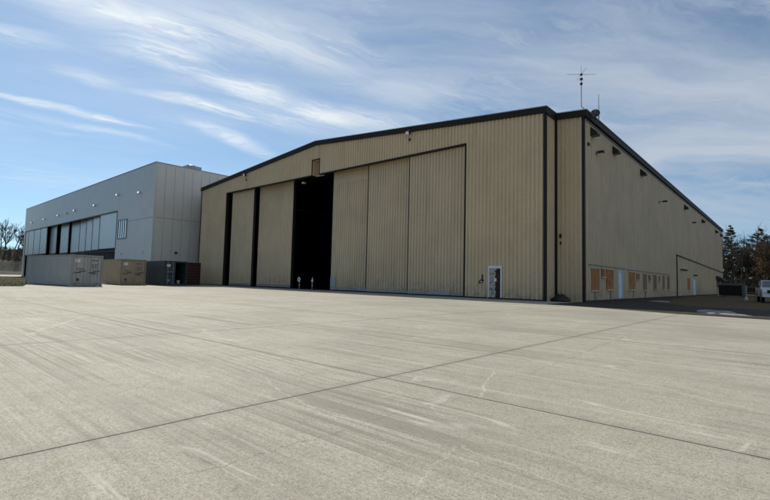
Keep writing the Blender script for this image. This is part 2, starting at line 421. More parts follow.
cloudc = t.mix(right, (8.3,8.8,9.0), (4.8,5.35,6.1))
cc = t.mix(t.math('MULTIPLY', cl, .92), skyc, cloudc)
bg = t.add('ShaderNodeBackground'); bg.inputs['Strength'].default_value = .11
t.l.new(cc, bg.inputs['Color'])
wo = t.add('ShaderNodeOutputWorld'); t.l.new(bg.outputs[0], wo.inputs['Surface'])

sc.view_settings.view_transform = 'Standard'; sc.view_settings.look = 'None'
sc.view_settings.exposure = 0; sc.view_settings.gamma = 1; sc.view_settings.use_curve_mapping = False
sc.render.engine = 'CYCLES'; sc.cycles.max_bounces = 6; sc.cycles.diffuse_bounces = 4

# ------------------------------------------------------------------ ground
def sheet_obj(name, poly, z, m):
    b = MB(); b.face([(x, y, z) for x, y in poly]); o = b.build(name, m); tag(o, kind='structure')
    if o.data.polygons[0].normal.z < 0: o.data.flip_normals()
    return o
sheet_obj('ground', [(-3000,-3000),(3000,-3000),(3000,3000),(-3000,3000)], -.016, SOIL)
sheet_obj('grass_verge', [(-43.0,-80),(-43.0,7.9),(-53.3,10.1),(-54.5,13.2),(-128,24.25),(-128,-80)], -.008, GRASSM)
sheet_obj('taxiway', [(-128.1,-120),(-128.1,120),(-190,120),(-190,-120)], -.012, CONC)
sheet_obj('concrete_apron', [(70,-70),(70,13.4),(30,16.2),(9,20.4),(-.6,21.9),(-3.2,22.3),(-7,23.9),(-10.3,25.2),(-10.3,30.5),(-61.8,30.5),(-61.8,24.3),(-128,24.3),(-54.5,13.2),(-53.3,10.1),(-43.0,7.9),(-43.0,-70)], 0, CONC)
sheet_obj('asphalt_and_shadow', [(-10.3,24),(70,11),(70,60),(6,50),(-1,32),(-4.6,33),(-6.6,36),(-8.4,52),(-9.0,64),(-10.3,64)], -.004, ASPH)  # asphalt; its near edge also stands in for the hangar's shadow edge
sheet_obj('dirt_yard', [(-10.3,31),(70,28),(70,132),(-10.3,132)], -.010, DIRT)
sheet_obj('hangar_floor', [(-59.8,30.52),(-10.0,30.52),(-10.0,110),(-59.8,110)], .002, INTER)  # floor coloured near-black to carry the indoor shade

def grass():
    b = MB(); b.raw = True; r = random.Random(17)
    for _ in range(17000):
        x = -43.2-85*r.random()**1.8; f = r.uniform(.02,.235); y = -x*f
        if y > 7.7+(-43-x)*.21 or (x < -53 and y > 12.8+(-54.5-x)*.148): continue
        clump = .6+.5*math.sin(x*1.7+math.sin(y*2.1)*2)*math.sin(y*1.3+x*.4)
        h_ = r.uniform(.03,.09)*max(.35,clump); a = r.uniform(0,6.28); w = r.uniform(.015,.04)
        dx, dy = math.cos(a)*w, math.sin(a)*w
        b.face([(x-dx,y-dy,-.01),(x+dx,y+dy,-.01),(x+r.gauss(0,.05),y+r.gauss(0,.05),h_)])
    m = leafm('dry_grass_blades', (.19,.17,.06), (.13,.135,.045), (.27,.22,.10))
    tag(b.build('grass', m), 'short dry grass beside the grey container', 'grass', None, 'stuff')
grass()
# ridge behind the grey hangar, far left
def bank():
    b = MB(); rnd = random.Random(3)
    prof = [(-194,-.02),(-199,1.2),(-204,4.4),(-207,5.0),(-214,8.6),(-226,9.6),(-260,10.2),(-330,8),(-420,-.1)]
    ys = [-160+i*5 for i in range(81)]
    grid = []
    for j, y in enumerate(ys):
        e = min(1, min(j, len(ys)-1-j)/8)
        grid.append([(x+rnd.uniform(-.9,.9), y, max(-.05, z*e*(1+rnd.uniform(-.06,.06)))) for x, z in prof])
    vs = [p for r in grid for p in r]; n = len(prof); fs = []
    b.mesh(vs, [])
    for j in range(len(ys)-1):
        for i in range(n-1):
            b.f.append((j*n+i, j*n+i+1, (j+1)*n+i+1, (j+1)*n+i)); b.m.append(0 if i < 3 else 1)
    o = b.build('embankment', [GRAVEL, BANKTOP]); tag(o, kind='structure')
bank()

# ------------------------------------------------------------------ tan hangar
FY = 28.9; FX0, FX1 = -58.1, -11.86; PK = -35.0; ZE, ZP = 12.75, 14.75      # facade: front plane, ends, ridge
SX = -9.97; SXL = -60.03; RY = 30.58; BY = 110.0                             # main body
slope = (ZP-ZE)/(FX1-PK)
def ztop(x): return ZP - abs(x-PK)*slope
H0 = Vector((PK, FY, 0))
hangar = thing('aircraft_hangar', 'large tan ribbed-steel hangar with dark brown trim, shallow gable and tall sliding doors', 'hangar', H0)
def L(p): return (p[0]-H0.x, p[1]-H0.y, p[2])
class HB(MB):
    """takes world coordinates, stores them relative to the hangar root"""
    def build(s, name, m, parent=None, **k):
        s.v = [L(p) for p in s.v]
        return MB.build(s, name, m, parent or hangar, **k)
DX0, DX1, DZ = -51.7, -17.85, 11.36          # door opening
NX0, NX1, NZ = -35.5, -34.45, 12.85          # tail slot above it
TR = .16                                     # roof sheet lies this far below ztop
b = HB()
zt = lambda x0: (lambda q: ztop(x0+q)-.12)
def fac(x0, x1, zb): b.ribs((x0,FY,0), (1,0,0), (0,-1,0), x1-x0, zb, zt(x0))
fac(FX0, DX0, 0); fac(DX0, NX0, DZ); fac(NX0, NX1, NZ); fac(NX1, PK, DZ) if NX1 < PK else None
fac(NX1, DX1, DZ); fac(DX1, FX1, 0)
b.ribs((FX1,FY+.006,0), (0,1,0), (1,0,0), RY-FY-.006, 0, ZE-.12)                   # right return
b.ribs((FX0,RY,0), (0,-1,0), (-1,0,0), RY-FY-.006, 0, ZE-.12)                      # left return
b.ribs((FX1+.05,RY,0), (1,0,0), (0,-1,0), SX-FX1-.05, 0, ztop(SX)-.05)           # set-back strip beside the facade
b.ribs((SXL,RY,0), (1,0,0), (0,-1,0), FX0-SXL, 0, ztop(SX)-.05)
b.build('front_wall', TAN)
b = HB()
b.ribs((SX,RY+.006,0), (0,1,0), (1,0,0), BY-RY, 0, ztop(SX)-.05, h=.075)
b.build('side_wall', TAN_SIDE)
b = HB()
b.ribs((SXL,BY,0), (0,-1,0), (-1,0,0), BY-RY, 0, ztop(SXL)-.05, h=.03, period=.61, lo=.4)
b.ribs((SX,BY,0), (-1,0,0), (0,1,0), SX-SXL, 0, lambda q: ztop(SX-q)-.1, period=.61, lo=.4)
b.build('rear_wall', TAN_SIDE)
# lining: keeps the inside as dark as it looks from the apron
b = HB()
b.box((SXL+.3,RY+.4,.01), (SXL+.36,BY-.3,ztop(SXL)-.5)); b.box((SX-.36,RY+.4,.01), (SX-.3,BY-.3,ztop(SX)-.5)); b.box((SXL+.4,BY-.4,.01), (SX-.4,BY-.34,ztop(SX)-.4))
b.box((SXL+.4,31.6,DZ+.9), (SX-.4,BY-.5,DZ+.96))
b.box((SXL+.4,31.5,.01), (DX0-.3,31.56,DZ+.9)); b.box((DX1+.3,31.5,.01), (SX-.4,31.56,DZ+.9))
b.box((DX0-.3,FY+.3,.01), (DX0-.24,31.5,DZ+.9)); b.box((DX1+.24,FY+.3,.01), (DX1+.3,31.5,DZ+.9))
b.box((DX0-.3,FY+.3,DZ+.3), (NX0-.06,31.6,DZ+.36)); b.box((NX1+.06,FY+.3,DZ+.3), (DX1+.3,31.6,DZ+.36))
b.build('shade_lining', INTER)
# roof
b = HB()
def slab(x0, x1, y0, y1, dz=0, th=.05):
    z0, z1 = ztop(x0)+dz, ztop(x1)+dz
    b.prism([(x0,y0,z0-th),(x1,y0,z1-th),(x1,y0,z1),(x0,y0,z0)], (0,y1-y0,0))
slab(PK, FX1+.22, FY-.24, RY+.1); slab(FX0-.22, PK, FY-.24, RY+.1)
slab(PK, SX+.30, RY+.102, BY+.3, -.02); slab(SXL-.30, PK, RY+.102, BY+.3, -.02)
slab(FX1+.222, SX+.30, RY-.26, RY+.102, -.02); slab(SXL-.30, FX0-.222, RY-.26, RY+.102, -.02)
b.build('roof', ROOFM)
# trim boards
b = HB()
def fascia(x0, x1, y, top=-.052, hgt=.40, th=.16):
    b.prism([(x0,y,ztop(x0)+top),(x1,y,ztop(x1)+top),(x1,y,ztop(x1)+top-hgt),(x0,y,ztop(x0)+top-hgt)], (0,th,0))
fascia(FX0-.18, PK, FY-.20); fascia(PK, FX1+.18, FY-.20)
fascia(FX1+.186, SX+.26, RY-.22, -.072); fascia(SXL-.26, FX0-.186, RY-.22, -.072)
b.box((FX1+.045,FY-.03,ZE-.52), (FX1+.18,RY-.224,ZE-.07)); b.box((FX0-.18,FY-.03,ZE-.56), (FX0-.045,RY-.224,ZE-.07))
zs = ztop(SX)
b.box((SX+.035,RY-.05,zs-.50), (SX+.26,BY+.26,zs-.10)); b.box((SXL-.26,RY-.05,zs-.50), (SXL-.035,BY+.26,zs-.10))
build_each(b, 'fascia', BROWN)
b = HB()
b.box((SX+.03,RY+.3,zs-.66), (SX+.10,BY+.2,zs-.503)); b.build('soffit_trim', PIPE)
for (x, y, x2, y2, z) in ((FX1-.05,FY-.10,FX1+.10,FY+.12,ZE-.5), (FX0-.10,FY-.10,FX0+.10,FY+.12,ZE-.5), (SX-.06,RY-.10,SX+.075,RY+.13,zs-.5), (FX1+.045,RY-.24,FX1+.21,RY-.045,ZE-.5)):
    b = HB(); b.box((x,y,.02), (x2,y2,z)); b.build('corner_trim', BROWN)
b = HB()
b.box((DX1-.005,FY-.095,.02), (DX1+.05,FY+.25,DZ)); b.box((DX0-.10,FY-.095,.02), (DX0+.002,FY+.25,DZ))
b.box((DX0-.1,FY-.09,DZ-.10), (NX0-.002,FY-.044+.2,DZ+.02)); b.box((NX1+.002,FY-.09,DZ-.10), (DX1+.05,FY-.044+.2,DZ+.02))
build_each(b, 'door_frame', BROWN)
b = HB()
b.box((FX0,FY-.105,.005), (DX0-.1,FY+.1,.10)); b.box((DX1+.05,FY-.105,.005), (-15.93,FY+.1,.10)); b.box((-14.73,FY-.105,.005), (FX1-.1,FY+.1,.10))
b.box((SX-.1,RY+.14,.005), (SX+.10,BY,.12))
build_each(b, 'base_flashing', BLACK)
# boxed tail slot
b = HB()
b.box((NX0-.05,FY+.13,DZ-.02), (NX0,FY+.6,NZ)); b.box((NX1,FY+.13,DZ-.02), (NX1+.05,FY+.6,NZ)); b.box((NX0-.05,FY+.6,DZ-.02), (NX1+.05,FY+.66,NZ)); b.box((NX0-.05,FY+.13,NZ), (NX1+.05,FY+.66,NZ+.06))
b.build('tail_slot', TAN_SIDE)
b = HB(); b.box((NX0-.06,FY-.10,DZ-.1), (NX0-.003,FY+.05,NZ+.06)); b.box((NX1+.003,FY-.10,DZ-.1), (NX1+.06,FY+.05,NZ+.06)); b.box((NX0,FY-.10,NZ), (NX1,FY+.05,NZ+.06)); build_each(b, 'tail_slot_trim', BROWN)
# sliding leaves: each on a track of its own
def leaf(x0, x1, y, lab=None):
    b = HB(); b.ribs((x0,y,0), (1,0,0), (0,-1,0), x1-x0, .34, DZ+.22, thick=.22, h=.085)
    o = b.build('sliding_door', TAN_DOOR)
    if lab: o['label'] = lab
    q = HB(); q.box((x0,y-.05,.09), (x1,y+.2,.338)); q.build('bottom_rail', RAIL, o)
    q = HB(); q.box((x1+.002,y-.04,.09), (x1+.05,y+.24,DZ+.2)); q.box((x0-.05,y-.04,.09), (x0-.002,y+.24,DZ+.2)); build_each(q, 'edge_seal', BLACK, o)
    q = HB()
    for xx in (x0+.6, x1-.6): q.lathe((xx,y+.02,.05), (0,1,0), [(0,.05),(.1,.05)], 10)
    build_each(q, 'wheel', BLACK, o)
    return o
leaf(-51.15, -46.4, FY+.42); leaf(-46.15, -39.75, FY+1.0)
leaf(-46.1, -40.4, FY+1.6)
leaf(-33.42, -28.3, FY+1.0); leaf(-28.3, -23.3, FY+.62); leaf(-23.3, -17.9, FY+.24)
b = HB()
for y in (.30,.70,1.1,1.66): b.box((DX0,FY+y,.004), (DX1,FY+y+.06,.03))
build_each(b, 'floor_track', BLACK)
b = HB(); b.box((-33.3,FY+.93,DZ-1.05), (-28.35,FY+.99,DZ-.05)); b.build('top_band', TAN_SIDE)  # darker tan band across the top of one leaf
# scuff plate at the foot of the open leaf
b = HB(); b.box((-33.36,FY+.89,.36), (-32.6,FY+.91,1.35)); b.build('patch_plate', RAIL)
# personnel door in the right pier
x0, x1 = -15.83, -14.80
b = HB()
b.box((x0,FY-.16,.11), (x0+.09,FY+.04,2.28)); b.box((x1-.09,FY-.16,.11), (x1,FY+.04,2.28)); b.box((x0+.09,FY-.16,2.10), (x1-.09,FY+.04,2.28)); b.box((x0,FY-.16,.008), (x1,FY+.04,.11), 1)
fr = b.build('personnel_door', [WHITE, BLACK]); fr['label'] = 'peeling white framed door with its right half rusted dark'
m_ = MB(); m_.box((-.425,-.03,.11), (.425,.03,2.09))
o = m_.build('door_leaf', PEEL, fr); o.location = (-15.315-H0.x, -.105, 0)
m_ = MB(); m_.box((-.06,-.04,1.20), (.12,-.032,1.44)); o2 = m_.build('notice', WHITE, fr); o2.location = o.location
m_ = MB(); m_.tube([(-.30,-.03,1.02),(-.30,-.09,1.02),(-.18,-.09,1.02)], .018, 6); m_.build('handle', CHROME, fr).location = o.location
# valve and hose bib on the wall left of it
b = HB(); c = (-16.42,FY-.05,1.2)
b.lathe(c, (0,-1,0), [(0,.10),(.05,.12),(.09,.12),(.13,.05)], 14); b.lathe((-16.28,FY-.05,1.28), (0,-1,0), [(0,.07),(.12,.07)], 10)
b.tube([(-16.31,FY-.09,1.28),(-16.31,FY-.09,1.62),(-16.31,FY,1.66)], .035, 6); b.tube([(-16.52,FY-.1,1.2),(-16.56,FY-.14,1.02)], .03, 6)
v = b.build('hose_valve', BLACK)
b = HB(); b.lathe((-16.36,FY-.16,1.18), (0,-1,0), [(0,.05),(.03,.05)], 10); b.build('valve_cap', CHROME, v)
# floodlights below the gable
def flood(x, z):
    b = HB(); M = Matrix.Translation((x,FY-.36,z)) @ Matrix.Rotation(R(28), 4, 'X')
    b.box((-.17,-.10,-.14), (.17,.12,.14), 0, M); b.tube([(x,FY,z-.05),(x,FY-.28,z-.05)], .03);
    o = b.build('floodlight', BLACK); q = HB(); q.box((x-.1,FY-.14,z-.6), (x+.1,FY-.02,z-.42)); q.build('ballast_box', BLACK, o); q = HB(); q.box((-.14,-.125,-.12), (.14,-.101,.10), 0, M); q.build('lens', GLINT, o)
flood(-23.1, 13.15); flood(-47.44, 12.95)
b = HB(); b.box((-38.4,FY+.95,11.05), (-38.1,FY+1.25,11.22)); b.build('door_lamp', GLINT)

# --- side wall: boards, doors, lamps, pipes
def board(y0, y1, z0, z1, lab=None, fade=PLY):
    b = HB(); b.box((SX+.02,y0,z0), (SX+.10,y1,z1)); o = b.build('boarded_window', fade)
    q = HB(); q.box((SX+.02,y0-.07,z0-.09), (SX+.15,y1+.07,z0-.003)); q.build('sill', TAN_SIDE, o); q = HB(); q.box((SX+.02,y0-.07,z1+.003), (SX+.13,y1+.07,z1+.06)); q.build('head_trim', TAN_SIDE, o)
    if lab: o['label'] = lab
for a in ((31.75,33.4,.78,2.22),(33.95,34.75,1.72,2.25),(35.1,36.7,.84,2.25),(41.15,43.1,.83,2.25),(43.6,44.6,1.68,2.20),(45.9,47.2,.80,2.22),(48.1,48.75,1.66,2.15),(49.9,51.3,.86,2.22),(52.3,52.9,1.65,2.15),(54.3,55.1,.9,2.25),(56.6,57.7,.89,2.25)): board(*a, lab=None if a[0] < 42 else 'greyed plywood board over a window', fade=PLY if a[0] < 42 else PLY2)
board(69.3, 71.2, .79, 2.31, 'dark brown boarded window near the second door')
board(99.2, 100.3, .8, 2.3)
def sdoor(y0, y1, z1, m, name='side_door', lab=None):
    b = HB(); b.box((SX+.03,y0+.06,.13), (SX+.10,y1-.06,z1-.06)); o = b.build(name, m)
    q = HB(); q.box((SX+.03,y0,.13), (SX+.16,y0+.057,z1)); q.box((SX+.03,y1-.057,.13), (SX+.16,y1,z1)); q.box((SX+.03,y0+.06,z1-.057), (SX+.16,y1-.06,z1)); q.build('frame', m, o)
    q = HB(); q.tube([(SX+.09,y0+.18,1.05),(SX+.17,y0+.18,1.05),(SX+.17,y0+.3,1.05)], .02); q.build('handle', CHROME, o)
    if lab: o['label'] = lab
sdoor(37.85, 39.0, 2.25, PALEBLUE, lab='pale bluish white side door'); sdoor(73.2, 75.3, 2.3, PALEBLUE, lab='white side door under a small lamp'); sdoor(100.9, 104.6, 2.4, RAIL, lab='grey double door under an awning')
b = HB(); b.prism([(SX+.02,99.0,3.35),(SX+.02,99.0,2.45),(SX+1.3,99.0,2.45)], (0,6.6,0)); b.build('awning', BLACK)
b = HB(); b.tube([(SX+.25,106.9,0),(SX+.25,106.9,3.0)], .16, 8); b.box((SX+.05,106.7,2.6), (SX+.4,107.1,3.1)); b.build('vent_stack', BLACK)
# old roof line trim and downpipe
b = HB(); b.tube([(SX+.11,62.0,0),(SX+.11,62.0,4.86)], .06, 6); b.build('downpipe', BROWN)
b = HB(); b.prism([(SX+.03,62.0,4.92),(SX+.03,110,4.18),(SX+.03,110,4.05),(SX+.03,62.0,4.78)], (.10,0,0)); b.build('wall_trim', BROWN)
b = HB(); b.box((SX+.03,31.2,2.44), (SX+.10,36.9,2.49)); b.box((SX+.03,37.1,2.44), (SX+.10,40.0,2.49)); b.box((SX+.03,40.4,2.41), (SX+.10,58.3,2.46)); build_each(b, 'window_head_trim', PIPE)
b = HB()
for y in (32.4,36.0,42.4,46.6): b.tube([(SX+.10,y,.1),(SX+.10,y,.72)], .025, 5)
build_each(b, 'conduit', PIPE)
def hood(y, z, w=.62, hgt=.62, d=.50):
    b = HB(); b.prism([(SX+.04,y,z+hgt/2),(SX+.04,y,z-hgt/2),(SX+d,y,z-hgt/2),(SX+d,y,z-hgt*.22)], (0,w,0)); o = b.build('vent_hood', BLACK)
    q = HB(); q.box((SX+.1,y+.06,z-hgt/2-.03), (SX+d-.06,y+w-.06,z-hgt/2-.003)); build_each(q, 'louvre', PIPE, o)
for y, z in ((31.75,11.50),(36.9,11.42),(45.4,11.36),(67.8,11.28),(82.9,11.24),(99.2,11.22),(106.6,11.25)): hood(y, z)
def walllight(y, z, ln=.5):
    b = HB(); b.tube([(SX+.03,y,z),(SX+ln,y,z+.06)], .03); b.box((SX+ln-.06,y-.14,z-.07), (SX+ln+.32,y+.14,z+.10)); b.box((SX+.02,y-.08,z-.12), (SX+.09,y+.08,z+.12)); o = b.build('wall_light', BLACK)
    q = HB(); q.box((SX+ln-.02,y-.11,z-.09), (SX+ln+.28,y+.11,z-.072)); q.build('lens', GLINT, o)
walllight(33.0, 10.25, .25); walllight(53.2, 9.75, .45); walllight(74.0, 9.9, .2); walllight(109.2, 9.5, .45); walllight(74.2, 2.75, .2); walllight(97.8, 2.9, .2); walllight(64.5, 3.2, .15); walllight(66.6,3.2,.15)
b = HB(); b.tube([(SX+.06,31.95,12.2),(SX+.06,31.95,9.5)], .022, 5); b.tube([(SX+.06,31.95,10.45),(SX+.06,31.25,10.5)], .02, 5); b.tube([(SX+.06,31.95,11.95),(SX+.06,31.2,12.05)], .02, 5); b.box((SX+.04,31.15,10.38), (SX+.16,31.4,10.55)); b.build('aerial_cable', BLACK)
# two lamps on the set-back strip
b = HB(); b.box((-11.5,RY-.16,4.2), (-11.36,RY-.05,4.45)); b.box((-11.46,RY-.14,3.75), (-11.38,RY-.05,3.95)); build_each(b, 'junction_box', BLACK)

# ------------------------------------------------------------------ aerials on the roof corner
RZ = ztop(-10.2)
a = thing('antenna_mast', 'thin rooftop antenna mast with ground-plane spokes above the hangar corner', 'antenna', (-10.15,30.75,RZ))
b = MB(); b.tube([(.55,.95,-.35),(0,0,.32),(0,0,2.3)], .03, 6); b.build('mast', PIPE, a)
b = MB(); b.lathe((0,0,1.78), (0,0,1), [(0,.05),(.04,.09),(.12,.09),(.16,.05)], 10); b.lathe((0,0,2.1), (0,0,1), [(0,.05),(.03,.10),(.13,.10),(.16,.05)], 10); b.lathe((0,0,1.9), (0,0,1), [(0,.05),(.26,.05)], 10, 1); b.build('insulator', [BLACK, WHITE], a)
b = MB(); b.lathe((0,0,2.42), (0,0,1), [(0,.06),(.06,.09),(.14,.07)], 10); b.build('hub', BLACK, a)
for k in range(4):
    b = MB(); an = R(38+90*k); b.tube([(0,0,2.5),(math.cos(an)*.95,math.sin(an)*.95,2.52)], [.016,.010], 5); b.build('spoke', PIPE, a)
b = MB(); b.tube([(0,0,2.5),(0,0,3.15)], [.014,.008], 5); b.build('whip', PIPE, a)
a = thing('satellite_dish', 'round dark grey satellite dish at the hangar roof corner', 'satellite dish', (-9.55,31.6,RZ-.42))
b = MB(); b.lathe((.05,-.12,.32), Vector((.30,-1,.22)), [(-.10,.06),(-.05,.20),(.03,.29),(.05,.30),(.055,.285),(-.02,.17),(-.05,.02)], 20); b.build('reflector', DISH, a, smooth=False)
b = MB(); b.tube([(0,0,-.12),(0,0,.25),(.03,-.06,.32)], .035, 6); b.build('bracket', BLACK, a)
b = MB(); b.tube([(.05,-.1,.0),(.19,-.52,.2),(.19,-.55,.36)], .018, 5); b.box((.14,-.62,.32), (.24,-.52,.42)); b.build('feed_arm', PIPE, a)
a = thing('whip_antenna', 'single slim upright whip aerial just right of the satellite dish', 'antenna', (-9.70,32.9,RZ))
b = MB(); b.tube([(0,0,-.1),(0,0,.25)], .035, 6); b.build('base_mount', BLACK, a)
b = MB(); b.tube([(0,0,.25),(0,0,1.75)], [.028,.018], 6); b.build('rod', PIPE, a)

# ------------------------------------------------------------------ grey hangar
GX, GY, GL, GZ = -62.0, 24.35, -135.5, 15.85
G0 = Vector((GX, GY, 0))
gh = thing('grey_hangar', 'big smooth grey-panelled hangar behind the shipping containers', 'hangar', G0)
class GB(MB):
    def build(s, name, m, parent=None, **k):
        s.v = [(x-G0.x, y-G0.y, z) for x, y, z in s.v]; return MB.build(s, name, m, parent or gh, **k)
gx0, gx1, gz = -134.6, -75.1, 10.5
b = GB()
b.box((GL,GY,0), (gx0,GY+.3,GZ)); b.box((gx0,GY,gz), (gx1,GY+.3,GZ)); b.box((gx1,GY,0), (GX,GY+.3,GZ))
b.build('front_wall', GREYF)
b = GB()       # horizontal panel joints
for z in (8.6,): b.box((gx1+.1,GY-.012,z), (GX-.02,GY-.002,z+.05))
b.build('panel_joint', mat('grey_joint', (.17,.185,.2), .6))
b = GB(); b.box((GX-.3,GY+.302,0), (GX,GY+60,GZ)); b.box((GL,GY+.302,0), (GL+.3,GY+60,GZ)); b.box((GL,GY+60,0), (GX,GY+60.3,GZ)); b.build('side_wall', GREYS)
b = GB(); y = GY+1.3
while y < GY+59:
    b.box((GX+.002,y,0), (GX+.012,y+.045,GZ-.3)); y += 1.22
b.box((GX+.002,GY+.31,8.58), (GX+.014,GY+59.9,8.66)); b.build('panel_joint', mat('warm_grey_joint', (.34,.33,.305), .6))
b = GB(); b.box((GL+.3,GY+.3,GZ-.5), (GX-.3,GY+60,GZ-.3)); b.build('roof', ROOFM)
b = GB(); b.box((GL-.05,GY-.05,GZ), (GX+.05,GY+.35,GZ+.10)); b.box((GX-.35,GY+.352,GZ), (GX+.05,GY+60.3,GZ+.10)); b.box((GL-.05,GY+.352,GZ), (GL+.35,GY+60.3,GZ+.1)); b.build('parapet_cap', mat('pale_coping', (.30,.31,.32), .4, .3))
b = GB(); b.box((GL+.5,GY+6,.01), (GX-.5,GY+6.2,gz+1)); b.box((GL+.5,GY+.9,gz+.6), (GX-.5,GY+6,gz+.8)); b.box((gx0-.5,GY+.4,.01), (gx0-.3,GY+6,gz+.6)); b.box((gx1+.3,GY+.4,.01), (gx1+.5,GY+6,gz+.6)); b.build('shade_lining', INTER)  # near-black sheets added to keep the inside dark
def gx_at(px):     # picture column -> x on the front plane (perspective of the facade)
    u, v = px-385, 222-250
    d = W @ Vector((u, v, 459)); return d.x/d.y*GY
edges = [(25.2,29.7,.12),(29.7,35.2,.12),(35.2,41.3,.12),(41.3,47.4,.12),(51.2,57.4,.9),(61.6,69.2,1.2),(72.2,80.4,1.5),(80.4,86.8,1.2),(86.8,93,.9),(93,100,.55),(100,118.5,.12)]
for a_, b_, d in edges:
    xa = gx_at(a_)*(GY+d)/GY; xb = gx_at(b_)*(GY+d)/GY
    xa = max(xa, gx0+.1); xb = min(xb, gx1-.05)
    q = GB(); q.box((xa+.04,GY+d,5.0), (xb-.04,GY+d+.12,gz+.25)); o = q.build('door_panel', PANELM)
    q = GB(); q.box((xa+.04,GY+d-.05,4.82), (xb-.04,GY+d+.16,4.997)); q.box((xa-.06,GY+d-.04,5.0), (xa+.037,GY+d+.14,gz+.2)); q.build('edge_frame', BLACK, o)
b = GB()
x = gx0+.3
while x < gx1:
    b.box((x,GY+1.9,0), (x+.22,GY+1.98,4.8)); x += .75
b.box((gx0+.2,GY+1.88,2.3), (gx1-.2,GY+1.995,2.5)); b.box((gx0+.2,GY+1.88,4.7), (gx1-.2,GY+1.995,4.95)); b.build('lower_gate', mat('dim_gate_steel', (.10,.105,.11), .5))
b = GB(); b.box((gx0,GY-.06,gz-.10), (gx1+.06,GY-.002,gz+.04)); b.box((gx1,GY-.06,4.8), (gx1+.06,GY-.002,gz-.10)); b.build('door_surround', mat('dark_grey_surround', (.07,.075,.08), .5))
# window: frame and four tall panes
wx0, wx1, wz0, wz1 = -76.6+2.4, -70.9+.3, 6.3, 8.9
wx0, wx1 = gx_at(112.8)+2.5, gx_at(127)
b = GB(); b.box((wx0-.12,GY-.08,wz0-.12), (wx1+.12,GY-.003,wz0)); b.box((wx0-.12,GY-.08,wz1), (wx1+.12,GY-.003,wz1+.12))
n = 4; wd = (wx1-wx0)/n
for k in range(n+1): b.box((wx0+k*wd-.06,GY-.08,wz0), (wx0+k*wd+.06,GY-.003,wz1))
wf = b.build('window', mat('dark_window_frame', (.05,.055,.06), .4))
b = GB(); b.box((wx0+.06,GY-.03,wz0), (wx1-.06,GY-.004,wz1)); b.build('pane', mat('sky_bright_glass', (.55,.60,.63), .12, .5), wf)
EMIT = mat('emissive_lamp_lens', (.8,.8,.8), .3)  # lens given emission so that it shows as a white dot
bsdf(EMIT).inputs['Emission Color'].default_value = (1,.97,.9,1); bsdf(EMIT).inputs['Emission Strength'].default_value = 1.0
def pack(px, z, s=1., emits=True):
    x = gx_at(px); b = GB(); b.prism([(x-.2*s,GY-.002,z-.18*s),(x-.2*s,GY-.002,z+.2*s),(x-.2*s,GY-.26*s,z+.12*s),(x-.2*s,GY-.30*s,z-.12*s)], (.4*s,0,0)); o = b.build('wall_light', mat_pack)
    q = GB(); q.box((x-.17*s,GY-.325*s,z-.12*s), (x+.17*s,GY-.29*s,z+.08*s)); q.build('lens', EMIT if emits else GLINT, o)
mat_pack = mat('pale_fixture', (.6,.61,.62), .3, .3)
for p, z in ((138.5,12.35),(116.6,12.9),(94.3,12.25),(74.4,12.3),(58.4,12.2),(44.5,12.2),(32.5,12.2)): pack(p, z)
pack(66.5, 12.2, 1., False)
pack(123, 4.0, .6, False); pack(144, 4.1, .6, False)
b = GB(); b.box((GX+.01,GY+3.0,4.0), (GX+.2,GY+3.3,4.25)); b.build('wall_light', BLACK)
u = thing('rooftop_unit', 'small pale ventilation unit on the grey hangar roof edge', 'roof unit', (GX-1.6,GY+5.5,GZ-.3))
b = MB(); b.box((-.9,-1.0,0), (.9,1.0,1.0)); b.build('casing', RAIL, u)
b = MB(); b.lathe((0,0,1.0), (0,0,1), [(0,.55),(.12,.6),(.2,.45)], 14); b.build('fan_cowl', RAIL, u)

